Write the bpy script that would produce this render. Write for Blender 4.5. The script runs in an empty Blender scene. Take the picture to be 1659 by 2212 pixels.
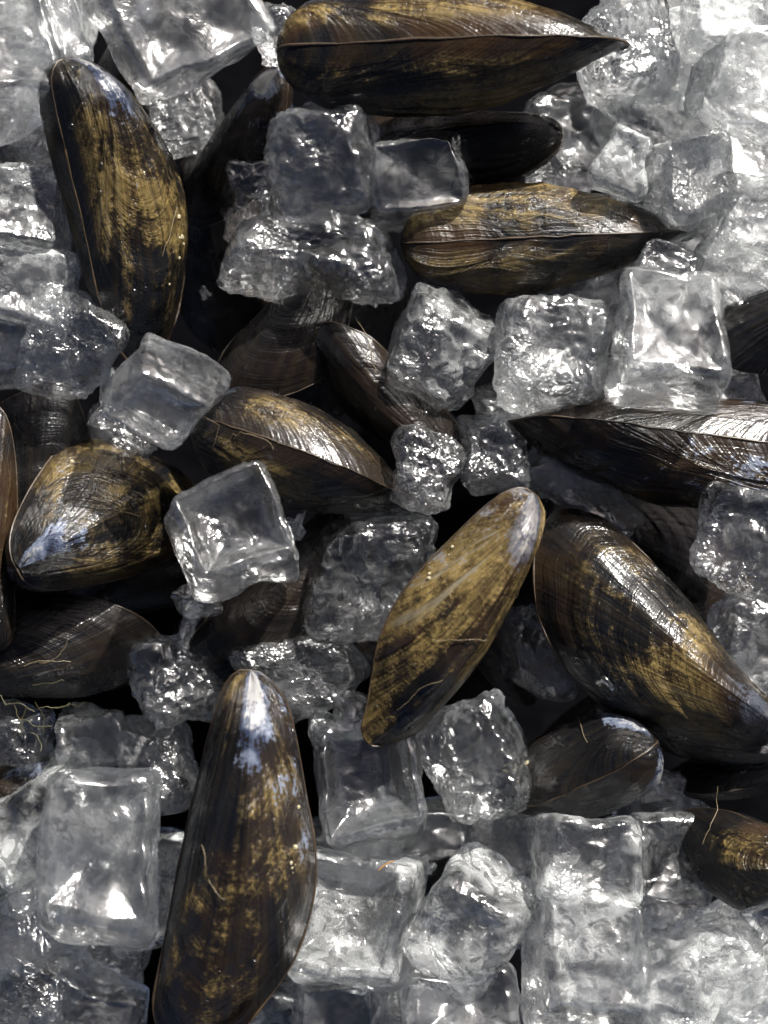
import bpy, math, random
import numpy as np
from mathutils import Vector, Matrix

S = bpy.context.scene
COL = S.collection

# ------------------------------------------------------------------ camera, sky, sun, exposure
PX = 0.000105          # metres covered by one unit of the 1659 x 2212 layout at z = 0
D = 0.40               # camera height above the middle of the pile
cam = bpy.data.objects.new('camera', bpy.data.cameras.new('camera'))
COL.objects.link(cam)
cam.location = (0, 0, D)
cam.data.sensor_fit = 'VERTICAL'
cam.data.sensor_height = 24
cam.data.lens = 24 * D / (2212 * PX)
cam.data.clip_start = 0.01
cam.data.clip_end = 50
cam.data.dof.use_dof = True
cam.data.dof.focus_distance = D - 0.006
cam.data.dof.aperture_fstop = 6.0
S.camera = cam

SUN_TO = Vector((0.40, 0.72, 0.54)).normalized()      # direction towards the sun
W = bpy.data.worlds.new('World')
S.world = W
W.use_nodes = True
wn = W.node_tree.nodes
sky = wn.new('ShaderNodeTexSky')
sky.sky_type = 'NISHITA'
sky.sun_disc = False
sky.air_density = 0.12
sky.dust_density = 1.5
sky.ozone_density = 0.0
sky.sun_elevation = math.asin(SUN_TO.z)
sky.sun_rotation = math.atan2(SUN_TO.x, SUN_TO.y)
W.node_tree.links.new(sky.outputs[0], wn['Background'].inputs[0])
wn['Background'].inputs[1].default_value = 0.065

sl = bpy.data.lights.new('sun', 'SUN')
sl.energy = 5.0
sl.angle = math.radians(1.2)
sl.color = (1.0, 0.97, 0.92)
sun = bpy.data.objects.new('sun', sl)
COL.objects.link(sun)
sun.rotation_euler = SUN_TO.to_track_quat('Z', 'Y').to_euler()

S.view_settings.view_transform = 'Standard'
S.view_settings.look = 'None'
S.view_settings.gamma = 1
S.view_settings.use_curve_mapping = False
S.view_settings.exposure = 1.6
S.render.engine = 'CYCLES'
cy = S.cycles
cy.max_bounces = 7
cy.diffuse_bounces = 2
cy.glossy_bounces = 3
cy.transmission_bounces = 6
cy.transparent_max_bounces = 8
cy.sample_clamp_indirect = 2.0
cy.blur_glossy = 0.8
cy.caustics_reflective = False
cy.caustics_refractive = False
cy.use_denoising = True
cy.use_adaptive_sampling = True
cy.adaptive_threshold = 0.03


# ------------------------------------------------------------------ helpers
def P(px, py, z=0.0):
    """layout position -> world point at height z (mm)"""
    z = z * 0.001
    k = PX * (D - z) / D
    return Vector(((px - 829.5) * k, -(py - 1106) * k, z))


def mesh_obj(name, verts, faces, mat, parent=None, uvs=None, smooth=True):
    me = bpy.data.meshes.new(name)
    verts = np.asarray(verts, dtype=np.float32)
    faces = np.asarray(faces, dtype=np.int32)
    k = faces.shape[1]
    me.vertices.add(len(verts))
    me.vertices.foreach_set('co', verts.ravel())
    me.loops.add(faces.size)
    me.loops.foreach_set('vertex_index', faces.ravel())
    me.polygons.add(len(faces))
    me.polygons.foreach_set('loop_start', np.arange(0, faces.size, k, dtype=np.int32))
    me.polygons.foreach_set('use_smooth', np.full(len(faces), smooth))
    if uvs is not None:
        l = me.uv_layers.new(name='UVMap')
        l.data.foreach_set('uv', np.asarray(uvs, dtype=np.float32)[faces.ravel()].ravel())
    me.update(calc_edges=True)
    me.validate()
    if mat:
        me.materials.append(mat)
    o = bpy.data.objects.new(name, me)
    COL.objects.link(o)
    if parent:
        o.parent = parent
    return o


def tag(o, label, cat, group=None, kind=None):
    o['label'] = label
    o['category'] = cat
    if group:
        o['group'] = group
    if kind:
        o['kind'] = kind


def hash3(i, seed):
    h = (i[..., 0] * 374761393 + i[..., 1] * 668265263 + i[..., 2] * 2147483647 + seed * 1274126177) & 0xffffffff
    h = ((h ^ (h >> 13)) * 1274126177) & 0xffffffff
    h = ((h ^ (h >> 16)) * 2246822519) & 0xffffffff
    return ((h ^ (h >> 15)) & 0xffffff) / float(0xffffff)


def vnoise(p, seed=0):
    """smooth value noise in -1..1"""
    p = np.asarray(p, dtype=np.float64)
    i = np.floor(p).astype(np.int64)
    f = p - i
    f = f * f * f * (f * (f * 6 - 15) + 10)
    r = 0
    for dx in (0, 1):
        for dy in (0, 1):
            for dz in (0, 1):
                w = (f[..., 0] if dx else 1 - f[..., 0]) * (f[..., 1] if dy else 1 - f[..., 1]) * (f[..., 2] if dz else 1 - f[..., 2])
                r = r + w * hash3(i + np.array([dx, dy, dz]), seed)
    return r * 2 - 1


def worley(p, seed=0):
    """distance to the nearest feature point"""
    p = np.asarray(p, dtype=np.float64)
    i = np.floor(p).astype(np.int64)
    best = np.full(p.shape[:-1], 9.0)
    for dx in (-1, 0, 1):
        for dy in (-1, 0, 1):
            for dz in (-1, 0, 1):
                c = i + np.array([dx, dy, dz])
                q = np.stack([c[..., k] + hash3(c, seed + 17 * (k + 1)) for k in range(3)], -1)
                best = np.minimum(best, ((p - q) ** 2).sum(-1))
    return np.sqrt(best)


class NT:
    """small shorthand for building node trees"""
    def __init__(self, name):
        self.m = bpy.data.materials.new(name)
        self.m.use_nodes = True
        self.t = self.m.node_tree
        self.t.nodes.clear()
        self.out = self.t.nodes.new('ShaderNodeOutputMaterial')

    def n(self, typ, ins=None, **attrs):
        nd = self.t.nodes.new('ShaderNode' + typ)
        for k, v in attrs.items():
            setattr(nd, k, v)
        for k, v in (ins or {}).items():
            s = nd.inputs[k]
            if hasattr(v, 'is_output') or isinstance(v, bpy.types.NodeSocket):
                self.t.links.new(v, s)
            else:
                s.default_value = v
        return nd

    def math(self, op, a, b=0.0, c=None, clamp=False):
        ins = {0: a, 1: b}
        if c is not None:
            ins[2] = c
        return self.n('Math', ins, operation=op, use_clamp=clamp).outputs[0]

    def ramp(self, v, a, b, lo=0.0, hi=1.0):
        return self.n('MapRange', {0: v, 1: a, 2: b, 3: lo, 4: hi}, interpolation_type='SMOOTHSTEP').outputs[0]

    def mix(self, f, a, b):
        nd = self.n('Mix', {0: f}, data_type='RGBA')
        for i, v in ((6, a), (7, b)):
            if isinstance(v, bpy.types.NodeSocket):
                self.t.links.new(v, nd.inputs[i])
            else:
                nd.inputs[i].default_value = (*v, 1) if len(v) == 3 else v
        return nd.outputs[2]

    def noise(self, vec, scale, detail=3.0, rough=0.55, dist=0.0):
        return self.n('TexNoise', {'Vector': vec, 'Scale': scale, 'Detail': detail, 'Roughness': rough, 'Distortion': dist}).outputs[0]

    def comb(self, x, y, z=0.0):
        return self.n('CombineXYZ', {0: x, 1: y, 2: z}).outputs[0]


# ------------------------------------------------------------------ materials
def ice_material(name):
    """clear wet ice; 'cloud' on the vertices says where it is milky or whitened for painted glints, 'clear' how much light goes straight through"""
    t = NT(name)
    cl = t.n('Attribute', attribute_name='cloud').outputs['Fac']
    rp = t.n('Attribute', attribute_name='ripple').outputs['Fac']
    co = t.n('TexCoord').outputs['Object']
    nz = t.n('TexNoise', {'Vector': co, 'Scale': 640.0, 'Detail': 2.0, 'Roughness': 0.6, 'Distortion': 0.7}).outputs[0]
    vn = t.n('TexNoise', {'Vector': co, 'Scale': 240.0, 'Detail': 2.0, 'Roughness': 0.55, 'Distortion': 1.5}).outputs[0]
    nb = t.n('Bump', {'Height': t.math('MULTIPLY', nz, rp), 'Strength': 1.0, 'Distance': 0.0008}).outputs[0]
    gl = t.n('BsdfGlass', {'Color': (0.985, 0.99, 0.995, 1), 'Roughness': 0.03, 'IOR': 1.33, 'Normal': nb}).outputs[0]
    tr = t.n('BsdfTransparent', {'Color': (0.97, 0.98, 0.98, 1)}).outputs[0]
    see = t.n('MixShader', {0: t.ramp(vn, 0.40, 0.60, 0.38, 0.62), 1: gl, 2: tr}).outputs[0]
    wet = t.n('BsdfGlossy', {'Color': (1, 1, 1, 1), 'Roughness': 0.19, 'Normal': nb}).outputs[0]
    body = t.n('MixShader', {0: 0.11, 1: see, 2: wet}).outputs[0]
    df = t.n('BsdfDiffuse', {'Color': (0.82, 0.84, 0.84, 1), 'Normal': nb}).outputs[0]
    tl = t.n('BsdfTranslucent', {'Color': (0.82, 0.84, 0.84, 1), 'Normal': nb}).outputs[0]
    milk = t.n('MixShader', {0: 0.4, 1: df, 2: tl}).outputs[0]
    # milky squiggles painted in place of glints and refracted light in the ice
    glint_line = t.ramp(t.math('ABSOLUTE', t.math('SUBTRACT', vn, 0.5)), 0.030, 0.008)
    amt = t.math('ADD', t.math('MULTIPLY', rp, 0.05), t.math('MULTIPLY', cl, 0.6))
    fac = t.math('ADD', t.math('MULTIPLY', cl, t.ramp(vn, 0.34, 0.68, 0.45, 1.5)), t.math('MULTIPLY', glint_line, amt), clamp=True)
    fin = t.n('MixShader', {0: t.math('MINIMUM', fac, 0.6), 1: body, 2: milk}).outputs[0]
    t.t.links.new(fin, t.out.inputs[0])
    return t.m


def shell_material(name, seed, gold=0.6, blue=0.6, brown=0.4, gloss=0.6, gold_at=(0.25, 0.85), side=0.0, ray=0.45):
    t = NT(name)
    uv = t.n('UVMap').outputs[0]
    sx = t.n('SeparateXYZ', {0: uv})
    u, r = sx.outputs[0], sx.outputs[1]
    co = t.n('TexCoord').outputs['Object']
    mp = t.n('Mapping', {'Vector': co, 'Location': (seed * 0.31, seed * 0.17, seed * 0.07)}).outputs[0]
    warp = t.noise(mp, 60.0, 2.0)
    rw = t.math('ADD', r, t.math('MULTIPLY', t.math('SUBTRACT', warp, 0.5), 0.10))
    rings = t.noise(t.comb(t.math('MULTIPLY', u, 3.0), t.math('MULTIPLY', rw, 34.0), seed), 1.0, 2.0, 0.7)
    ringf = t.noise(t.comb(t.math('MULTIPLY', u, 3.0), t.math('MULTIPLY', rw, 150.0), seed + 3), 1.0, 2.0, 0.6)
    radial = t.noise(t.comb(t.math('MULTIPLY', u, 62.0), t.math('MULTIPLY', r, 1.6), seed + 5), 1.0, 2.0, 0.65)
    rays = t.noise(t.comb(t.math('MULTIPLY', u, 21.0), t.math('MULTIPLY', r, 0.9), seed + 11), 1.0, 3.0, 0.6)
    big = t.noise(mp, 38.0, 2.0, 0.55, 0.5)
    mid = t.noise(mp, 150.0, 3.0, 0.65, 0.6)
    speck = t.noise(mp, 1100.0, 2.0, 0.7)
    # dark periostracum
    base = t.mix(t.ramp(radial, 0.35, 0.65), (0.0025, 0.003, 0.0042), (0.008, 0.0066, 0.005))
    base = t.mix(t.math('MULTIPLY', t.ramp(big, 0.42, 0.62), brown * 0.65), base, (0.032, 0.017, 0.007))
    # gold / olive worn film
    win = t.math('MULTIPLY', t.ramp(r, gold_at[0] - 0.12, gold_at[0] + 0.12), t.ramp(r, gold_at[1] + 0.14, gold_at[1] - 0.10))
    gm = t.math('ADD', t.math('MULTIPLY', t.math('SUBTRACT', big, 0.5), 3.0), t.math('MULTIPLY', t.math('SUBTRACT', mid, 0.5), 1.4))
    gm = t.math('ADD', gm, t.math('MULTIPLY', t.math('SUBTRACT', rings, 0.5), 1.6 * (1 - ray)))
    gm = t.math('ADD', gm, t.math('MULTIPLY', t.math('SUBTRACT', rays, 0.5), 0.8 + 3.2 * ray))
    gm = t.math('ADD', gm, t.math('MULTIPLY', t.math('SUBTRACT', speck, 0.5), 1.1))
    gm = t.ramp(t.math('ADD', gm, gold * 1.25 - 1.12), -0.30, 0.55)
    gm = t.math('MULTIPLY', t.math('MULTIPLY', gm, win), 0.95)
    gcol = t.mix(t.ramp(mid, 0.38, 0.62), (0.046, 0.032, 0.012), (0.118, 0.083, 0.029))
    gcol = t.mix(t.math('MULTIPLY', t.ramp(speck, 0.52, 0.70), 0.6), gcol, (0.20, 0.145, 0.055))
    gcol = t.mix(t.math('MULTIPLY', t.ramp(ringf, 0.5, 0.36), 0.4 * (1 - ray)), gcol, (0.04, 0.03, 0.015))
    gcol = t.mix(t.math('MULTIPLY', t.ramp(rays, 0.46, 0.34), 0.85 * ray), gcol, (0.045, 0.024, 0.010))
    gcol = t.mix(t.math('MULTIPLY', t.ramp(rays, 0.60, 0.70), 0.7 * ray), gcol, (0.13, 0.115, 0.085))
    gcol = t.mix(t.math('MULTIPLY', t.ramp(radial, 0.52, 0.36), 0.65), gcol, (0.018, 0.012, 0.006))
    c = t.mix(gm, base, gcol)
    # abraded blue and silver beak
    bw = t.math('ADD', t.ramp(r, 0.38, 0.04), t.math('MULTIPLY', t.math('SUBTRACT', mid, 0.5), 1.3))
    bw = t.math('ADD', bw, t.math('MULTIPLY', t.math('SUBTRACT', radial, 0.5), 0.7))
    bw = t.math('ADD', bw, t.math('MULTIPLY', t.math('SUBTRACT', big, 0.5), 1.2))
    bw = t.math('ADD', bw, t.math('MULTIPLY', t.math('SUBTRACT', u, 0.5), side))
    bw = t.math('ADD', bw, t.math('MULTIPLY', t.math('SUBTRACT', speck, 0.5), 0.9))
    bm = t.math('MULTIPLY', t.ramp(bw, 0.50, 0.60), blue)
    bcol = t.mix(t.ramp(mid, 0.42, 0.6), (0.02, 0.027, 0.05), (0.10, 0.118, 0.16))
    bcol = t.mix(t.math('MULTIPLY', t.ramp(t.math('ADD', bw, t.math('MULTIPLY', speck, 0.3)), 1.02, 1.28), 0.9), bcol, (0.27, 0.265, 0.26))
    c = t.mix(bm, c, bcol)
    # bump
    h = t.math('ADD', t.math('MULTIPLY', rings, 0.40 - 0.34 * ray), t.math('MULTIPLY', ringf, 0.22 - 0.18 * ray))
    h = t.math('ADD', h, t.math('MULTIPLY', radial, 0.28 + 0.24 * ray))
    h = t.math('ADD', h, t.math('MULTIPLY', rays, 0.9 * ray))
    h = t.math('ADD', h, t.math('MULTIPLY', mid, 0.35))
    h = t.math('ADD', h, t.math('MULTIPLY', gm, 0.20))
    h = t.math('ADD', h, t.math('MULTIPLY', speck, 0.08))
    nb = t.n('Bump', {'Height': h, 'Strength': 0.9, 'Distance': 0.0009}).outputs[0]
    ro = t.math('ADD', t.ramp(mid, 0.3, 0.7, 0.22, 0.40), t.math('MULTIPLY', gm, 0.16))
    bs = t.n('BsdfPrincipled', {'Base Color': c, 'Roughness': ro, 'Normal': nb, 'IOR': 1.5,
                                'Specular IOR Level': 0.14, 'Coat Weight': gloss * 0.7, 'Coat Roughness': 0.12, 'Coat Normal': nb})
    t.t.links.new(bs.outputs[0], t.out.inputs[0])
    return t.m


def plain_material(name, color, rough=0.5, var=0.3, scale=400.0):
    t = NT(name)
    co = t.n('TexCoord').outputs['Object']
    nz = t.noise(co, scale, 4.0, 0.6)
    c = t.mix(t.ramp(nz, 0.3, 0.7), tuple(x * (1 - var) for x in color), tuple(min(1, x * (1 + var)) for x in color))
    nb = t.n('Bump', {'Height': nz, 'Strength': 0.5, 'Distance': 0.0004}).outputs[0]
    bs = t.n('BsdfPrincipled', {'Base Color': c, 'Roughness': rough, 'Normal': nb})
    t.t.links.new(bs.outputs[0], t.out.inputs[0])
    return t.m


M_ICE = ice_material('ice')
def water_material():
    t = NT('water')
    g = t.n('BsdfGlass', {'Roughness': 0.02, 'IOR': 1.33}).outputs[0]
    tr = t.n('BsdfTransparent').outputs[0]
    w = t.n('BsdfGlossy', {'Roughness': 0.12}).outputs[0]
    m = t.n('MixShader', {0: 0.5, 1: g, 2: tr}).outputs[0]
    t.t.links.new(t.n('MixShader', {0: 0.05, 1: m, 2: w}).outputs[0], t.out.inputs[0])
    return t.m


M_WATER = water_material()
M_LIP = plain_material('shell_lip', (0.030, 0.019, 0.010), 0.4)
M_THREAD = plain_material('byssus', (0.16, 0.125, 0.07), 0.5)
M_BARN = plain_material('barnacle_crust', (0.24, 0.21, 0.13), 0.7)
M_TRAY = plain_material('tray_plastic', (0.002, 0.002, 0.0025), 0.95, 0.4, 90.0)

# ------------------------------------------------------------------ setting: tray under the pile
xs = np.linspace(-0.30, 0.30, 3)
tv = [(-0.4, -0.4, -0.11), (0.4, -0.4, -0.11), (0.4, 0.4, -0.11), (-0.4, 0.4, -0.11)]
_bs = next(n for n in M_TRAY.node_tree.nodes if n.type == 'BSDF_PRINCIPLED')
_bs.inputs['Specular IOR Level'].default_value = 0.0
tray = mesh_obj('tray_floor', tv, [(0, 1, 2, 3)], M_TRAY, smooth=False)
tray['kind'] = 'structure'
tray['label'] = 'dark tray floor under the ice and mussels'


def set_attr(o, val, name='cloud'):
    at = o.data.attributes.new(name, 'FLOAT', 'POINT')
    at.data.foreach_set('value', np.asarray(val, dtype=np.float32))


# ------------------------------------------------------------------ mussels
CTRL = np.array([(0, 0), (0.010, -0.038), (0.07, -0.074), (0.28, -0.094), (0.52, -0.116), (0.74, -0.130), (0.89, -0.106),
                 (0.972, -0.050), (1.0, 0.014), (0.962, 0.106), (0.85, 0.202), (0.68, 0.276), (0.48, 0.290), (0.28, 0.222), (0.085, 0.128), (0.010, 0.054)])


def margin(nt, pts):
    k = len(pts)
    out = []
    s = np.linspace(0, 1, 24, endpoint=False)[:, None]
    for i in range(k):
        p0, p1, p2, p3 = (pts[(i + j - 1) % k] for j in range(4))
        out.append(0.5 * (2 * p1 + (p2 - p0) * s + (2 * p0 - 5 * p1 + 4 * p2 - p3) * s * s + (3 * p1 - p0 - 3 * p2 + p3) * s ** 3))
    out = np.concatenate(out + [out[0][:1]])
    d = np.r_[0, np.cumsum(np.linalg.norm(np.diff(out, axis=0), axis=1))]
    q = np.linspace(0, d[-1], nt)
    return np.stack([np.interp(q, d, out[:, 0]), np.interp(q, d, out[:, 1])], -1)


NTH, NRR = 84, 52


def valve_mesh(L, side, wide, fat, seed, taper=0.0, bend=None):
    jr = np.random.RandomState(int(seed) + 50)
    pts = CTRL + jr.uniform(-1, 1, CTRL.shape) * np.clip(CTRL[:, :1] * 0.05, 0, 0.013)
    MARG = margin(NTH, pts)
    _f = margin(1200, pts)
    tip = np.argmax(_f[:, 0])
    _low = _f[:tip + 1]
    _up = _f[tip:][::-1]
    r = np.linspace(0, 1, NRR) ** 0.85
    r = 1 - (1 - r) ** 1.35                       # crowd rows near the margin
    x = r[:, None] * MARG[None, :, 0]
    y = r[:, None] * MARG[None, :, 1]
    yl = np.interp(x, _low[:, 0], _low[:, 1])
    yu = np.interp(x, _up[:, 0], _up[:, 1])
    s = np.clip((y - yl) / np.maximum(yu - yl, 1e-5), 0, 1)
    s = s ** 0.86
    prof = 0.62 * (4 * s * (1 - s)) ** 0.54 + 0.38 * np.clip(1 - np.abs(2 * s ** 0.9 - 1), 0, 1) ** 0.8
    hx = np.interp(x, [0, .008, .03, .07, .14, .25, .36, .5, .65, .8, .9, .96, 1.0],
                   [0.08, .28, .46, .64, .83, .96, 1, .97, .82, .56, .33, .17, .0])
    ed = np.clip(1 - r[:, None] ** 14, 0, 1) ** 0.6
    z = 0.190 * fat * hx * prof * ed
    # swollen beak hooking to the ventral side
    z = z * (1 + 0.06 * np.exp(-((x - 0.1) / 0.1) ** 2))
    U = np.broadcast_to(np.linspace(0, 1, NTH)[None, :], x.shape)
    R = np.broadcast_to(r[:, None], x.shape)
    ring = vnoise(np.stack([R * 17, U * 1.5, U * 0 + seed], -1), 4) * 0.0045 + vnoise(np.stack([R * 42, U * 2, U * 0 + seed], -1), 5) * 0.0022
    lump = vnoise(np.stack([x * 5, y * 6, x * 0 + seed * 1.7], -1), 6) * 0.007
    fade = np.clip(z / 0.05, 0, 1) * np.clip(R * 3, 0, 1)
    z = z + (ring + lump) * fade
    y = y * wide * (1 - taper * x * x) * (1 + 0.03 * math.sin(int(seed))) + (0.09 * math.sin(int(seed) * 2.3) if bend is None else bend) * x * (1 - x)
    v = np.stack([x * L, y * L, side * (z * L + 0.00012)], -1).reshape(-1, 3)
    uv = np.stack([U, R], -1).reshape(-1, 2)
    a = np.arange(NRR * NTH).reshape(NRR, NTH)
    f = np.stack([a[:-1, :-1], a[1:, :-1], a[1:, 1:], a[:-1, 1:]], -1).reshape(-1, 4)
    if side < 0:
        f = f[:, ::-1]
    return v, f, uv, np.stack([x[-1] * L, y[-1] * L, x[-1] * 0], -1)


def tube(path, rad, k=6):
    path = np.asarray(path)
    n = len(path)
    tg = np.gradient(path, axis=0)
    tg /= np.linalg.norm(tg, axis=1)[:, None] + 1e-12
    up = np.array([0.3, 0.2, 0.93])
    a = np.cross(tg, up)
    a /= np.linalg.norm(a, axis=1)[:, None] + 1e-9
    b = np.cross(tg, a)
    rr = np.broadcast_to(np.asarray(rad), (n,))
    v = []
    for j in range(k):
        an = 2 * math.pi * j / k
        v.append(path + rr[:, None] * (math.cos(an) * a + math.sin(an) * b))
    v = np.stack(v, 1).reshape(-1, 3)
    f = []
    for i in range(n - 1):
        for j in range(k):
            f.append((i * k + j, i * k + (j + 1) % k, (i + 1) * k + (j + 1) % k, (i + 1) * k + j))
    return v, f


MUSSEL_GROUP = 'mussels lying in the ice'


def mussel(label, u, q, roll, seed, wide=1.0, fat=1.0, gold=0.6, blue=0.6, brown=0.4, gloss=0.6, gold_at=(0.25, 0.85), threads=0, crust=0, taper=0.12, side=0.0, ray=0.45, drops=9, bend=None):
    U, Q = P(*u), P(*q)
    L = (Q - U).length
    X = (Q - U).normalized()
    Zl = (Vector((0, 0, 1)) - X * X.z).normalized()
    Yl = Zl.cross(X)
    R = Matrix((X, Yl, Zl)).transposed().to_4x4()
    root = bpy.data.objects.new('mussel', None)
    COL.objects.link(root)
    root.empty_display_size = 0.01
    root.matrix_world = Matrix.Translation(U) @ R @ Matrix.Rotation(math.radians(roll), 4, 'X')
    tag(root, label, 'mussel', MUSSEL_GROUP)
    mat = shell_material('shell_%d' % seed, seed, gold, blue, brown, gloss, gold_at, side, ray)
    rng = random.Random(seed)
    surf = None
    for sd in (1, -1):
        v, f, uv, rim = valve_mesh(L, sd, wide, fat, seed + (0.5 if sd < 0 else 0), taper, bend)
        if sd == 1:
            surf = v.reshape(NRR, NTH, 3)
        vo = mesh_obj('valve', v, f, mat, root, uv)
        if sd == 1:
            front = vo
    rp = rim.copy()
    rp[:, 2] += 0.00022 * vnoise(np.stack([np.arange(NTH) * 0.5, rp[:, 0] * 0 + seed, rp[:, 0] * 0], -1), 8)
    tv, tf = tube(rp, 0.00022 * (L / 0.065) * (1 + 0.6 * vnoise(np.stack([np.arange(NTH) * 0.35, rp[:, 0] * 0 + seed, rp[:, 0] * 0], -1), 3)), 6)
    mesh_obj('shell_lip', tv, tf, M_LIP, root)
    for k in range(threads):
        i, j = rng.randint(14, NRR - 6), rng.randint(12, NTH - 12)
        p = surf[i, j].copy()
        ang = rng.uniform(0, 6.28)
        path = []
        d = np.array([math.cos(ang), math.sin(ang), 0])
        for s in range(12):
            ii = np.linalg.norm(surf[:, :, :2] - p[None, None, :2], axis=2)
            w = np.unravel_index(np.argmin(ii), ii.shape)
            path.append([p[0], p[1], surf[w][2] + 0.0004])
            ang += rng.uniform(-0.35, 0.45)
            p = p + np.array([math.cos(ang), math.sin(ang), 0]) * 0.0011
        tv, tf = tube(path, 0.00006, 5)
        mesh_obj('byssal_thread', tv, tf, M_THREAD, root)
    if drops:
        vs, fs = [], []
        for k in range(drops):
            i, j = rng.randint(8, NRR - 6), rng.randint(8, NTH - 8)
            p = surf[i, j]
            nn = np.cross(surf[i + 1, j] - surf[i - 1, j], surf[i, j + 1] - surf[i, j - 1])
            nn = nn / (np.linalg.norm(nn) + 1e-12)
            if nn[2] < 0:
                nn = -nn
            e1 = np.cross(nn, [0.3, 0.9, 0.1])
            e1 = e1 / np.linalg.norm(e1)
            e2 = np.cross(nn, e1)
            rr = 0.00025 + 0.0006 * rng.random() ** 2
            b0, mm = len(vs), 9
            for hh, sc in ((-0.15, 1.0), (0.22, 0.9), (0.42, 0.62), (0.52, 0.25)):
                for a in range(mm):
                    an = 6.2832 * a / mm
                    vs.append(p + rr * (sc * (math.cos(an) * e1 + 1.25 * math.sin(an) * e2) + hh * nn))
            for l in range(3):
                for a in range(mm):
                    fs.append((b0 + l * mm + a, b0 + l * mm + (a + 1) % mm, b0 + (l + 1) * mm + (a + 1) % mm, b0 + (l + 1) * mm + a))
            for a in range(1, mm - 2, 2):
                fs.append((b0 + 3 * mm, b0 + 3 * mm + a, b0 + 3 * mm + a + 1, b0 + 3 * mm + a + 2))
        o = mesh_obj('water_beads', np.array(vs), fs, M_WATER, front)
        o['kind'] = 'stuff'
    if crust:
        vs, fs = [], []
        ci, cj = rng.randint(16, NRR - 10), rng.randint(16, NTH - 16)
        for k in range(crust):
            i = min(NRR - 3, max(4, int(rng.gauss(ci, 3))))
            j = min(NTH - 4, max(4, int(rng.gauss(cj, 3.5))))
            p = surf[i, j]
            rr = 0.00012 + 0.00055 * rng.random() ** 2
            b = len(vs)
            m = 7
            for lay, (hh, sc) in enumerate(((-0.3, 1.15), (0.5, 0.75), (0.42, 0.3))):
                for a in range(m):
                    an = 6.283 * a / m + rr * 9e4
                    e = sc * rng.uniform(0.75, 1.25)
                    vs.append((p[0] + rr * e * math.cos(an), p[1] + rr * e * math.sin(an), p[2] + rr * hh))
            for lay in range(2):
                for a in range(m):
                    fs.append((b + lay * m + a, b + lay * m + (a + 1) % m, b + (lay + 1) * m + (a + 1) % m, b + (lay + 1) * m + a))
            for a in range(1, m - 2, 1):
                fs.append((b + 2 * m, b + 2 * m + a, b + 2 * m + a + 1, b + 2 * m + a + 1) if False else (b + 2 * m, b + 2 * m + a, b + 2 * m + a + 1, b + 2 * m + min(a + 2, m - 1)))
        o = mesh_obj('barnacle_crust', vs, fs, M_BARN, front)
        o['kind'] = 'stuff'
    return root


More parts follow.
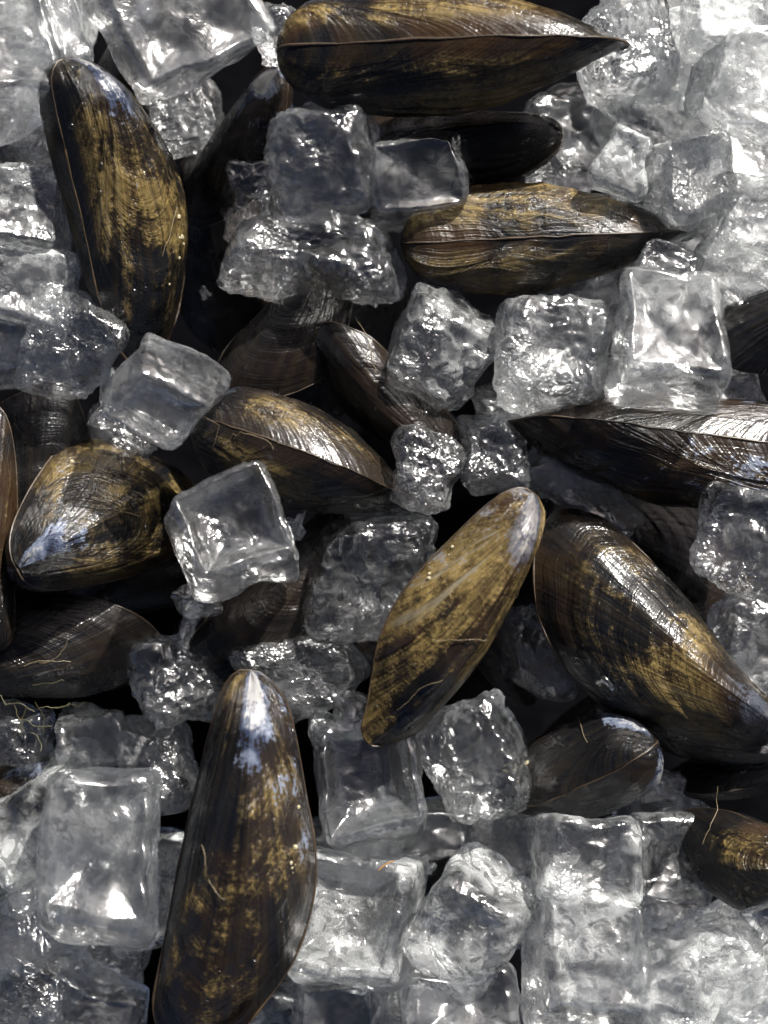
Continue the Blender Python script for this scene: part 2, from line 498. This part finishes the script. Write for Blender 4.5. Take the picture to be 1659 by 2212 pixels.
MUSSELS = [
    dict(label='large gold-flecked mussel standing tall at upper left, blue worn beak on top', u=(138, 128, 14), q=(318, 800, -6), roll=-46, seed=1, gold=0.9, blue=.85, threads=1, crust=6, fat=1.1, wide=1.05, taper=0.25, side=1.0, ray=0.5, drops=16),
    dict(label='big brown mussel at top edge with its closed seam facing up', u=(598, 112, 16), q=(1350, 96, 18), roll=-88, seed=2, gold=0.95, blue=.2, brown=.9, threads=0, gold_at=(.3, .8), gloss=.4, ray=0.8),
    dict(label='black mussel with a smooth rounded beak tucked under the big brown one', u=(1216, 292, -8), q=(700, 300, -22), roll=15, seed=3, gold=.05, blue=.15, brown=.35),
    dict(label='olive and brown mussel seen seam-on beside the dark clear cube, pointing right', u=(868, 526, 6), q=(1486, 498, -2), roll=-82, seed=4, gold=1.0, blue=0.6, brown=.9, threads=2, crust=10, gloss=.35, side=1.0, ray=0.35, wide=1.0),
    dict(label='black ribbed mussel cut by the right edge above the long dark one', u=(1900, 590, 2), q=(1522, 745, 0), roll=10, seed=5, gold=.0, blue=0.3, brown=0, wide=1.3, gloss=1.0, ray=1.0),
    dict(label='long glossy black mussel running off the right edge, blue patch on its upper valve', u=(1800, 990, 4), q=(1098, 915, 2), roll=-72, seed=6, gold=.1, blue=0.8, brown=.45, gloss=0.5, crust=3, side=-0.8, ray=0.9),
    dict(label='dark mussel in the middle with a gold-dusted upper valve and looping thread', u=(418, 902, 6), q=(904, 1088, 2), roll=84, seed=7, gold=0.68, blue=.2, brown=.25, threads=2, gold_at=(.4, .8), fat=1.15, ray=0.6),
    dict(label='black mussel leaning above the gold-dusted one, its rounded tip pointing up left', u=(1010, 985, -4), q=(694, 704, 5), roll=-28, seed=8, gold=.1, blue=.2, brown=.3, threads=1),
    dict(label='black mussel hanging below the wide bumpy ice slab', u=(735, 540, -10), q=(474, 854, 0), roll=12, seed=9, gold=.05, blue=.2, brown=.2, wide=1.2),
    dict(label='stout golden mussel at left whose silver blue beak points left', u=(36, 1230, 16), q=(436, 1075, -28), roll=-4, seed=10, gold=0.92, blue=.95, brown=.6, threads=2, wide=1.4, fat=1.2, gold_at=(.22, .95), crust=6, side=0.6, ray=0.3),
    dict(label='brown mussel cut by the left edge with its blue beak at the bottom', u=(-8, 1405, 6), q=(-40, 850, 4), roll=4, seed=11, gold=.45, blue=.5, brown=1.0, crust=8),
    dict(label='black ringed mussel between the left-edge brown one and the golden one', u=(90, 1330, -20), q=(118, 822, -4), roll=10, seed=12, gold=.0, blue=.1, brown=.15, wide=1.25),
    dict(label='flat black mussel at lower left below the stout golden one', u=(-170, 1440, -6), q=(358, 1415, -14), roll=26, seed=13, gold=.15, blue=.2, brown=.2, threads=0, wide=1.15),
    dict(label='black mussel sloping down left under the hollow ice cube', u=(740, 1110, -10), q=(416, 1455, -3), roll=-5, seed=14, gold=.05, blue=.2, brown=.35, wide=1.1),
    dict(label='dark mussel sliver squeezed between the golden one and the sloping black one', u=(590, 1180, -34), q=(352, 1450, -28), roll=60, seed=15, gold=.2, blue=.2, brown=.5),
    dict(label='slim golden brown mussel lying diagonally in the centre, pale beak at top right', u=(1150, 1064, 18), q=(806, 1612, 14), roll=-16, seed=16, gold=0.98, blue=0.5, brown=.95, threads=2, crust=6, wide=-0.92, gold_at=(0.2, 1.0), taper=0.28, side=0.9, ray=1.0, drops=14, fat=1.1, bend=0.2),
    dict(label='broad dark mussel right of centre with a gold band, rounded end up', u=(1668, 1592, 0), q=(1192, 1105, -2), roll=12, seed=17, gold=0.85, blue=.25, brown=.5, crust=1, gold_at=(.35, .8), wide=1.1, taper=0.0, fat=1.2, ray=0.25, drops=18),
    dict(label='glossy blue black mussel tucked under the broad gold-banded one', u=(1740, 1600, -10), q=(1325, 1512, -16), roll=-30, seed=18, gold=.1, blue=.5, brown=.5, gloss=.9),
    dict(label='small crusted mussel pointing right with a pale worn double beak', u=(1416, 1606, 8), q=(1080, 1710, -24), roll=82, seed=19, gold=.2, blue=0.9, brown=.4, crust=26, threads=1, gloss=.8, fat=1.3, wide=1.1),
    dict(label='black mussel with stringy threads at the right edge below the crusted one', u=(1730, 1640, -18), q=(1420, 1680, -24), roll=70, seed=20, gold=.1, blue=.2, brown=.6, threads=3),
    dict(label='ring-marked brown mussel cut by the lower right edge', u=(1760, 1855, 18), q=(1440, 1795, -8), roll=-10, seed=21, gold=0.95, blue=.1, brown=1.0, crust=24, threads=1, wide=1.4, gold_at=(.1, .6), fat=1.2, ray=0.0),
    dict(label='longest mussel, upright at bottom left of centre with a blue white beak', u=(540, 1448, 20), q=(395, 2290, 18), roll=-8, seed=22, gold=0.62, blue=0.85, brown=0.3, threads=1, crust=10, gloss=.8, wide=0.86, side=0.9, taper=0.0, ray=0.4, drops=22),
    dict(label='dark mussel with violet beak behind the standing gold-flecked one', u=(606, 148, -4), q=(395, 480, -24), roll=20, seed=23, gold=.1, blue=.8, brown=.3, side=0.8),
    dict(label='black mussel half hidden under the clear ice at top left', u=(330, -20, -16), q=(190, 360, -30), roll=0, seed=24, gold=.05, blue=.4, brown=.2, drops=0),
    dict(label='dark mussel in the gap at bottom beside the longest one', u=(800, 1990, -40), q=(590, 2270, -34), roll=0, seed=25, gold=.05, blue=.2, brown=.3, drops=0),
    dict(label='dark mussel with orange and violet beak at lower left edge', u=(118, 1650, -18), q=(-260, 1790, -20), roll=15, seed=26, gold=.3, blue=.8, brown=.8),
    dict(label='deep black mussel in the dark hollow right of the wide ice slab', u=(860, 600, -40), q=(560, 900, -42), roll=0, seed=27, gold=.0, blue=.3, brown=.2, wide=1.2, drops=0),
    dict(label='deep black mussel in the shadow under the long glossy one', u=(1170, 1100, -36), q=(1600, 1340, -34), roll=0, seed=28, gold=.05, blue=.2, brown=.3, wide=1.2, drops=0),
    dict(label='deep black mussel in the gap above the two lower centre cubes', u=(1120, 1760, -46), q=(800, 1960, -46), roll=0, seed=29, gold=.0, blue=.2, brown=.2, wide=1.2, drops=0),
    dict(label='dark mussel with a bare brown rim under the slim golden one', u=(950, 1290, -30), q=(1150, 1520, -22), roll=-20, seed=30, gold=.2, blue=.2, brown=.6, drops=0),
    dict(label='reddish black mussel behind the small bumpy centre cube', u=(560, 1390, -34), q=(930, 1420, -30), roll=20, seed=31, gold=.1, blue=.2, brown=.7, drops=0),
    dict(label='deep black mussel in the hollow right of the standing gold-flecked one', u=(430, 330, -34), q=(470, 760, -42), roll=0, seed=32, gold=.0, blue=.2, brown=.2, wide=1.3, drops=0),
    dict(label='deep black mussel in the shadow below the stout golden one', u=(130, 1340, -44), q=(470, 1200, -40), roll=0, seed=33, gold=.0, blue=.2, brown=.2, wide=1.3, drops=0),
    dict(label='deep black mussel in the shadow left of the small crusted one', u=(1460, 1430, -44), q=(1170, 1650, -40), roll=0, seed=34, gold=.0, blue=.2, brown=.2, wide=1.3, drops=0),
]
for m in MUSSELS:
    mussel(**m)

# ------------------------------------------------------------------ ice
ICE_GROUP = 'ice cubes packed round the mussels'
CUBE_CACHE = {}


def cube_grid(n):
    if n in CUBE_CACHE:
        return CUBE_CACHE[n]
    idx = {}
    verts, faces = [], []
    lin = np.linspace(-1, 1, n + 1)
    lin = np.sin(lin * math.pi / 2 * 0.62) / math.sin(math.pi / 2 * 0.62)

    def vid(p):
        k = tuple(np.round(p, 5))
        if k not in idx:
            idx[k] = len(verts)
            verts.append(p)
        return idx[k]
    for ax in range(3):
        for sg in (-1, 1):
            g = np.zeros((n + 1, n + 1), dtype=np.int64)
            for i in range(n + 1):
                for j in range(n + 1):
                    p = [0.0, 0.0, 0.0]
                    p[ax] = float(sg)
                    p[(ax + 1) % 3] = float(lin[i])
                    p[(ax + 2) % 3] = float(lin[j])
                    g[i, j] = vid(p)
            q = np.stack([g[:-1, :-1], g[1:, :-1], g[1:, 1:], g[:-1, 1:]], -1).reshape(-1, 4)
            if sg < 0:
                q = q[:, ::-1]
            faces.append(q)
    CUBE_CACHE[n] = (np.array(verts), np.concatenate(faces))
    return CUBE_CACHE[n]


STYLE = {   # rounding exponent, corner jitter, lumps, bubble cells, fine ripples, dish, cloud, dents
    'b': dict(k=4.6, jit=.24, lump=1.5, cell=.95, fine=.55, dish=.12, cloud=.02, dent=3),   # bubbly, melted
    's': dict(k=8.0, jit=.20, lump=1.0, cell=.25, fine=.16, dish=.16, cloud=.032, dent=2),   # smooth and clear
    'd': dict(k=7.5, jit=.16, lump=1.0, cell=.50, fine=.28, dish=.46, cloud=.02, dent=2),   # hollow top
    'f': dict(k=5.5, jit=.22, lump=1.2, cell=.42, fine=.32, dish=.14, cloud=.15, dent=2),   # pale, frosty
    'r': dict(k=3.2, jit=.34, lump=2.4, cell=1.1, fine=.65, dish=.0, cloud=.02, dent=3),    # broken chunk
}


def ice(label, px, py, z, wx, wy, wz, rot, tx, ty, style, seed, name='ice_cube', **kw):
    st = dict(STYLE[style])
    st.update(kw)
    rng = np.random.RandomState(seed)
    n = 16 if wx < 70 else 56 if (z > -10 and wx * wy > 20000) else 34
    v, f = cube_grid(n)
    k = st['k']
    nm = (np.abs(v) ** k).sum(1) ** (1 / k)
    p = v / nm[:, None]
    c = rng.uniform(-1, 1, (2, 2, 2, 3)) * st['jit']
    g = (p + 1) / 2
    off = 0
    for a in (0, 1):
        for b in (0, 1):
            for d in (0, 1):
                w = (g[:, 0] if a else 1 - g[:, 0]) * (g[:, 1] if b else 1 - g[:, 1]) * (g[:, 2] if d else 1 - g[:, 2])
                off = off + w[:, None] * c[a, b, d]
    base = p.copy()
    p = p + off
    p[:, :2] *= 1 - 0.07 * p[:, 2:3]
    # dished faces
    top = np.clip(base[:, 2], 0, 1) ** 3
    rr = np.maximum(np.abs(base[:, 0]), np.abs(base[:, 1]))
    dish = np.clip(1 - (rr / 0.82) ** 4, 0, 1)
    p[:, 2] -= st['dish'] * top * dish
    for ax, sg in ((0, 1), (0, -1), (1, 1), (1, -1)):
        q = np.clip(sg * base[:, ax], 0, 1) ** 4
        o1, o2 = [i for i in range(3) if i != ax]
        p[:, ax] -= sg * rng.uniform(-0.03, 0.12) * q * np.clip(1 - base[:, o1] ** 2, 0, 1) * np.clip(1 - base[:, o2] ** 2, 0, 1)
    half = np.array([wx, wy, wz]) * PX / 2
    p = p * half
    nrm = base / half
    nrm = nrm / np.linalg.norm(nrm, axis=1)[:, None]
    s = seed * 3.7
    q = p + s
    h = 0.0011 * st['lump'] * vnoise(q / 0.009, seed) + 0.0006 * st['lump'] * vnoise(q / 0.0045, seed + 1)
    wq = q + 0.0009 * np.stack([vnoise(q / 0.0035, seed + 5 + i) for i in range(3)], -1)
    for _ in range(st['dent']):
        c0 = p[rng.randint(len(p))]
        rd = rng.uniform(0.0045, 0.008)
        h = h - rd * rng.uniform(0.25, 0.5) * np.exp(-((p - c0) ** 2).sum(1) / rd ** 2)
    patch = np.clip(0.55 + 1.3 * vnoise(q / 0.010, seed + 9), 0.06, 1.3)
    cs = rng.uniform(0.0018, 0.0029)
    wv = worley(wq / cs, seed + 2)
    cells = (0.5 - wv) if seed % 3 == 0 else (1.5 * wv * wv - 0.35)
    h = h + 0.42 * cs * st['cell'] * cells * patch
    rg = 1 - np.abs(vnoise(wq / 0.0026, seed + 12))
    h = h + 0.0007 * st['cell'] * rg ** 2 * np.clip(1.0 - patch, 0, 1)
    h = h + 0.00050 * st['fine'] * vnoise(wq / 0.0014, seed + 3) * np.clip(0.7 + vnoise(q / 0.006, seed + 4), 0.1, 1.5)
    p = p + nrm * h[:, None]
    crease = np.clip(wv * 1.7 - 0.75, 0, 1) ** 1.5 * patch + np.clip(rg - 0.86, 0, 1) * 4 * (1.4 - patch)
    cloud = st['cloud'] * np.clip(1.0 + 1.6 * vnoise(q / 0.008, seed + 20) + 0.8 * vnoise(q / 0.0025, seed + 21), 0.1, 3)
    cloud = cloud + 0.05 * crease * np.clip(0.5 + vnoise(q / 0.005, seed + 30), 0, 1) * min(1.0, st['cell'])  # extra milk along the creases paints in the bright lines of caught light
    o = mesh_obj(name, p, f, M_ICE)
    set_attr(o, np.clip(cloud, 0, 0.9))
    set_attr(o, st['fine'] * np.clip(0.8 + 1.9 * vnoise(q / 0.009, seed + 40), 0.08, 2.0), 'ripple')
    o.matrix_world = Matrix.Translation(P(px, py, z)) @ Matrix.Rotation(math.radians(rot), 4, 'Z') @ Matrix.Rotation(math.radians(tx), 4, 'X') @ Matrix.Rotation(math.radians(ty), 4, 'Y')
    tag(o, label, 'ice cube' if name == 'ice_cube' else 'ice', ICE_GROUP)
    return o


ICE = [
    # label, px, py, z, wx, wy, wz, rot, tilt x, tilt y, style, seed
    ('large smooth clear ice block at top left, its corner pointing down', 405, 40, 8, 330, 250, 240, 28, 10, 8, 's', 101),
    ('clear smooth ice block in the top left corner', 40, 150, 4, 210, 240, 230, 12, -12, 10, 's', 102),
    ('thin clear ice shard just above the standing mussel beak', 130, 50, 10, 70, 230, 90, 20, 0, 20, 's', 103),
    ('small bubbly ice lump between the top left block and the brown mussel', 596, 85, 10, 90, 110, 120, 10, 0, 0, 'b', 104),
    ('tall bubbly ice cube sitting on the wide ice slab', 690, 345, 12, 225, 250, 230, 10, 14, -8, 'b', 105),
    ('wide bumpy ice slab in the upper middle', 678, 556, 6, 375, 150, 190, -4, -28, 0, 'b', 106),
    ('dim bubbly ice chunk behind the left end of the wide slab', 548, 430, -8, 130, 170, 200, 8, 0, 0, 'b', 107),
    ('dark clear ice cube left of the olive brown mussel', 910, 388, 4, 205, 185, 220, 4, 8, 0, 's', 108),
    ('pale ice cube at the left edge touching the standing mussel', 52, 455, -4, 170, 195, 230, -4, 0, 10, 'f', 109),
    ('frosty ice cube at the left edge below the pale one', 70, 620, -6, 210, 170, 220, -10, 0, 6, 'f', 110),
    ('bubbly ice cube at left beside the foot of the standing mussel', 155, 755, 0, 215, 205, 220, -22, 8, 6, 'b', 111),
    ('clear ice cube turned on its corner under the standing mussel', 356, 850, 16, 190, 180, 210, -34, 18, 12, 's', 112),
    ('sharp-cornered ice bit between the corner-turned cube and the golden mussel', 262, 940, -16, 130, 150, 150, 12, 0, 0, 'b', 113),
    ('hollow clear ice cube in the middle left against the golden mussel', 503, 1155, 16, 215, 215, 220, 22, -12, 10, 'd', 114),
    ('small ice splinter stuck to the right of the hollow cube', 640, 1142, 6, 85, 90, 90, 20, 0, 0, 'r', 115),
    ('dim bubbly ice cube left of the slim golden mussel', 803, 1236, -4, 260, 250, 240, -4, 6, 0, 'b', 116),
    ('bubbly rounded ice cube above the longest mussel beak', 650, 1440, -10, 250, 225, 230, 24, 6, 4, 'b', 117),
    ('jagged bubbly ice cluster left of the longest mussel beak', 368, 1478, -4, 190, 200, 200, 14, 0, 0, 'r', 118),
    ('thin ice spike rising from the jagged cluster', 412, 1352, -2, 48, 130, 60, -24, 0, 0, 'r', 119),
    ('glittering ice lump at lower left above the stacked clear cubes', 208, 1590, -14, 180, 140, 180, 8, 0, 0, 'b', 120),
    ('dim bubbly ice cube left of the longest mussel', 335, 1660, -12, 170, 210, 200, 12, 0, 0, 'b', 121),
    ('wet ice lump at the left edge with yellow green weed', 45, 1590, -14, 150, 150, 160, -14, 0, 0, 'b', 122),
    ('clear cube standing in front at lower left, brightest of its pair', 212, 1838, 14, 240, 330, 260, -2, -14, 4, 's', 123, dict(cell=.3, lump=1.1)),
    ('big grey cloudy ice block behind the clear lower left cube', 120, 1800, -12, 330, 270, 220, 32, 0, 0, 'f', 124),
    ('bubbly ice chunk at the left edge below the clear cube', 55, 1990, -4, 180, 170, 190, 16, 0, 0, 'b', 125),
    ('amber-tinted wet ice lump in the bottom left corner', 70, 2130, 4, 200, 170, 190, -22, 0, 0, 'b', 126),
    ('small glinting ice piece left of the longest mussel tip', 245, 2065, -10, 160, 140, 160, 6, 0, 0, 'b', 127),
    ('dark clear ice cube at the bottom edge left of the longest mussel', 215, 2180, 2, 210, 140, 160, -18, 0, 0, 's', 128),
    ('square clear cube with a hollow face right of the longest mussel', 765, 1985, 2, 255, 280, 240, -6, -10, -8, 'd', 129, dict(cell=.05, k=13., cloud=.10)),
    ('clear ice cube at the bottom edge below the hollow-faced one', 735, 2175, -8, 200, 150, 200, 6, 0, 0, 's', 130),
    ('flat-topped clear cube at the bottom edge centre', 1000, 2170, 4, 270, 150, 210, 6, -16, 0, 's', 131),
    ('tilted grey cube with a cut face at lower centre', 1010, 1985, 4, 235, 260, 240, -30, 16, -10, 'f', 132, dict(cloud=.13)),
    ('grey bubbly cube above the tall clear one at lower right', 1262, 1850, 2, 220, 200, 230, -2, -8, 0, 'f', 133, dict(cloud=.13)),
    ('glinting clear cube beside the ring-marked mussel', 1425, 1835, -8, 190, 205, 210, -8, 0, 12, 's', 134, dict(cell=.4)),
    ('tall clear cube with a bright edge line at lower right', 1268, 2075, 10, 265, 290, 240, -3, -18, 0, 's', 135, dict(cloud=.13)),
    ('grey bubbly cube in the lower right corner', 1530, 2120, 0, 290, 270, 230, 28, 0, 0, 'f', 136, dict(cloud=.13)),
    ('small pale ice piece at the right edge near the bottom', 1645, 2000, 6, 100, 110, 120, 20, 0, 0, 'f', 137),
    ('white ice corner at the very bottom of the right edge', 1640, 2195, 12, 130, 110, 130, 30, 0, 0, 'f', 138),
    ('bubbly bright cube below the slim golden mussel tip', 1022, 1635, -4, 225, 255, 230, 22, -10, -8, 'b', 139),
    ('hollow bubbly cube between the longest mussel and the bright cube', 795, 1682, 0, 225, 250, 220, 8, -8, 0, 'd', 140, dict(cell=.6)),
    ('small pale ice wedge right of the longest mussel beak', 728, 1588, -6, 130, 90, 120, -14, 0, 0, 'f', 141),
    ('dark clear ice slab under the two bubbly lower centre cubes', 860, 1800, -22, 320, 130, 150, 6, 0, 0, 's', 142),
    ('grey shaded ice block below the small crusted mussel', 1100, 1790, -20, 200, 190, 200, -20, 0, 0, 'f', 143),
    ('upright clear cube at the right edge below the long glossy mussel', 1610, 1170, 8, 180, 220, 220, -12, 0, -14, 'b', 144),
    ('bubbly cube at the right edge beside the broad gold-banded mussel', 1635, 1400, -16, 180, 240, 230, 4, 0, 0, 'b', 145),
    ('bubbly ice strip between the long glossy mussel and the broad one', 1265, 1070, -8, 290, 120, 150, -42, 0, 0, 'b', 146),
    ('three-cornered bubbly ice chunk above the slim golden mussel', 918, 1022, 8, 165, 180, 160, -12, 0, 0, 'r', 147),
    ('glittering ice chunk left of the long glossy mussel tip', 1060, 980, 0, 140, 150, 170, 10, 0, 0, 'b', 148),
    ('tilted bubbly cube right of the dark leaning mussel', 938, 765, -3, 215, 250, 230, -28, 10, 8, 'b', 149, dict(cloud=.07)),
    ('bubbly cube with a small dark hole below the olive brown mussel', 1176, 765, 4, 265, 245, 240, -4, -8, 4, 'b', 150, dict(cloud=.07)),
    ('clear cube with a bright lower band right of centre', 1430, 735, 10, 230, 255, 240, -3, -16, 0, 's', 151, dict(cell=.3, cloud=.10)),
    ('clear lump on top of the bright-banded cube', 1440, 580, -2, 145, 120, 180, -12, 0, 0, 'b', 152, dict(cloud=.07)),
    ('grey ice bit at right between the banded cube and the ribbed mussel', 1590, 850, -10, 140, 130, 170, 10, 0, 0, 'f', 153),
    ('dim bubbly cube right of the big brown mussel tip', 1358, 118, 4, 205, 215, 220, 12, 0, 0, 'b', 154),
    ('pale rough cube at the upper right edge', 1610, 180, 14, 200, 210, 220, -24, 0, 0, 'f', 155, dict(cloud=.21)),
    ('white rough cube in the top right corner', 1575, 35, 10, 190, 150, 200, 10, 0, 0, 'f', 156, dict(cloud=.21)),
    ('smooth grey ice face below the pale upper right cube', 1440, 260, -8, 250, 200, 220, 30, 0, 0, 'f', 157, dict(cloud=.21)),
    ('small tilted cube above the olive brown mussel tip', 1348, 342, 4, 120, 160, 170, -20, 12, 0, 'f', 158),
    ('pale bubbly cube right of the small tilted one', 1500, 385, 2, 200, 190, 210, 14, 0, 0, 'f', 159),
    ('pale ice lump at the right edge below the upper right cubes', 1615, 480, 0, 160, 170, 200, -8, 0, 0, 'f', 160),
    ('flat pale ice piece at the right edge above the ribbed mussel', 1585, 600, -8, 210, 160, 200, -34, 0, 0, 'f', 161),
    ('cloudy ice piece behind the tip of the olive brown mussel', 1395, 455, -14, 190, 150, 200, 10, 0, 0, 'f', 162),
    ('dim ice cube between the big brown and olive brown mussels', 1240, 310, -18, 200, 240, 220, 8, 0, 0, 'b', 163),
    ('grey ice under the lower valve of the olive brown mussel', 1290, 640, -20, 220, 170, 200, -6, 0, 0, 'f', 164),
    ('dark bubbly ice between the slim golden and the broad mussel', 1170, 1410, -20, 190, 210, 200, -14, 0, 0, 'b', 165),
    ('dim broken ice in the gap at lower right', 1450, 2000, -22, 150, 180, 180, 16, 0, 0, 'r', 166),
    ('small frosty ice bit beside the crusted mussel beak', 1425, 1700, -14, 120, 90, 110, -10, 0, 0, 'f', 167),
    ('dark wet ice cube behind the standing mussel beak', 90, 310, -14, 190, 160, 200, -20, 0, 0, 'b', 168),
    ('bubbly dark ice lump behind the violet-beaked mussel', 400, 240, -22, 170, 190, 180, 14, 0, 0, 'b', 169),
    ('small bubbly ice remnant left of the corner-turned cube', 232, 850, -2, 60, 150, 90, -14, 0, 0, 'b', 170),
    ('cloudy ice cube under the bright-banded cube', 1330, 850, -22, 260, 160, 190, 6, 0, 0, 'f', 171),
    ('pale ice cube deep at the top right between the rough cubes', 1490, 130, -14, 200, 200, 200, -8, 0, 0, 'f', 172),
    ('dark ice bit left of the long glossy mussel tip', 1090, 885, -12, 130, 110, 150, 10, 0, 0, 'b', 173),
    ('grey ice cube at the bottom edge between the tall cube and the corner', 1420, 2190, -6, 190, 150, 190, -10, 0, 0, 'f', 174),
    ('bubbly ice cube deep below the tilted grey one', 890, 2120, -18, 190, 190, 190, 10, 0, 0, 'b', 175),
]
ICE += [
    ('deep grey ice below the pale bubbly upper right cube', 1560, 330, -34, 260, 240, 200, 10, 0, 0, 'f', 180),
    ('deep grey ice under the white top right corner cube', 1600, 100, -36, 240, 230, 200, -15, 0, 0, 'f', 181),
    ('deep grey ice left of the dim bubbly top cube', 1400, 20, -32, 230, 220, 200, 20, 0, 0, 'f', 182),
    ('deep grey ice at the right edge under the pale lump', 1560, 540, -36, 270, 240, 200, -8, 0, 0, 'f', 183),
    ('deep grey ice under the small-holed and banded cubes', 1310, 740, -38, 250, 240, 200, 5, 0, 0, 'f', 184),
    ('deep grey ice at the bottom right under the corner cubes', 1600, 2150, -34, 280, 260, 200, 12, 0, 0, 'f', 185),
    ('deep grey ice at the bottom under the tall bright-edged cube', 1330, 2170, -38, 260, 240, 200, -10, 0, 0, 'f', 186),
    ('deep grey ice between the tilted grey and grey bubbly cubes', 1160, 1920, -34, 240, 260, 200, 15, 0, 0, 'f', 187),
    ('deep grey ice in the top left corner under the clear blocks', 60, 30, -26, 280, 260, 200, -15, 0, 0, 'f', 188),
    ('deep grey ice at the left edge under the frosty cubes', 30, 700, -34, 240, 260, 200, 10, 0, 0, 'f', 189),
    ('deep dim ice under the big cloudy block at lower left', 60, 1930, -36, 260, 260, 200, -8, 0, 0, 'f', 190),
]
ICE += [
    ('tiny ice chip in the dark gap left of the slim golden mussel tip', 752, 1560, 2, 46, 38, 40, 20, 10, 0, 'r', 200),
    ('tiny ice chip lying on the shaded flank of the broad gold-banded mussel', 1300, 1468, 6, 40, 34, 30, 50, 0, 20, 'r', 201),
    ('tiny ice chip above the crusted mussel', 1290, 1545, -2, 50, 40, 40, 10, 0, 0, 'r', 202),
    ('tiny ice chip between the corner-turned cube and the middle dark mussel', 468, 985, 0, 44, 36, 40, 35, 0, 0, 'r', 203),
    ('tiny ice chip beside the rounded tip of the leaning black mussel', 655, 740, -10, 48, 40, 40, 15, 0, 0, 'r', 204),
    ('tiny ice chip right of the standing gold-flecked mussel', 440, 640, -14, 60, 46, 50, 60, 0, 0, 'r', 205),
    ('tiny ice chip in the dark gap between the lower centre cubes', 930, 1880, -12, 60, 50, 50, 30, 0, 0, 'r', 206),
    ('tiny ice chip at the foot of the hollow middle left cube', 420, 1300, 2, 44, 34, 40, 70, 0, 0, 'r', 207),
]
ICE += [
    ('deep dim ice left of the longest mussel flank', 345, 1900, -26, 200, 260, 180, 10, 0, 0, 'f', 191),
    ('deep dim ice under the tip of the longest mussel', 560, 2190, -34, 240, 200, 180, -12, 0, 0, 'f', 192),
    ('deep dim ice below the hollow bubbly lower centre cube', 760, 1850, -36, 240, 200, 180, 8, 0, 0, 'f', 193),
]
for row in ICE:
    kw = row[12] if len(row) > 12 else {}
    nm = 'ice_cube' if ('cube' in row[0].split(' beside')[0] or 'block' in row[0]) else 'ice_chunk'
    ice(*row[:12], name=nm, **kw)


# ------------------------------------------------------------------ weed and stray strands
def strands(name, label, cat, px, py, z, n, length, spread, rad, mat, seed):
    rng = random.Random(seed)
    vs, fs = [], []
    for k in range(n):
        p = np.array([rng.gauss(0, spread), rng.gauss(0, spread * 0.6), rng.gauss(0, spread * 0.15)])
        a, b = rng.uniform(0, 6.28), rng.uniform(-0.3, 0.3)
        path = []
        for i in range(14):
            path.append(p.copy())
            a += rng.gauss(0, 0.28)
            b = b * 0.8 + rng.gauss(0, 0.12)
            p = p + length / 14 * np.array([math.cos(a), math.sin(a), b])
        v, f = tube(path, rad * rng.uniform(0.7, 1.2), 5)
        fs += [tuple(i + sum(len(x) for x in vs) for i in q) for q in f]
        vs.append(v)
    o = mesh_obj(name, np.concatenate(vs), fs, mat)
    o.location = P(px, py, z)
    tag(o, label, cat)
    return o


M_WEED = plain_material('weed', (0.04, 0.034, 0.008), 0.5)
M_STRAW = plain_material('straw', (0.12, 0.093, 0.05), 0.5)
M_ORANGE = plain_material('orange_strand', (0.40, 0.19, 0.04), 0.45)
strands('seaweed_tangle', 'tangle of yellow green weed threads on the ice at the left edge', 'seaweed', 36, 1525, 2, 11, 0.008, 0.0035, 0.00009, M_WEED, 5)
strands('dry_strand', 'pale straw strand sticking up from the flat black mussel at lower left', 'strand', 60, 1440, 14, 2, 0.011, 0.0008, 0.0001, M_STRAW, 9)
strands('orange_strand', 'short orange strand on the square hollow-faced cube', 'strand', 818, 1882, 17, 1, 0.0045, 0.0001, 0.00016, M_ORANGE, 21)
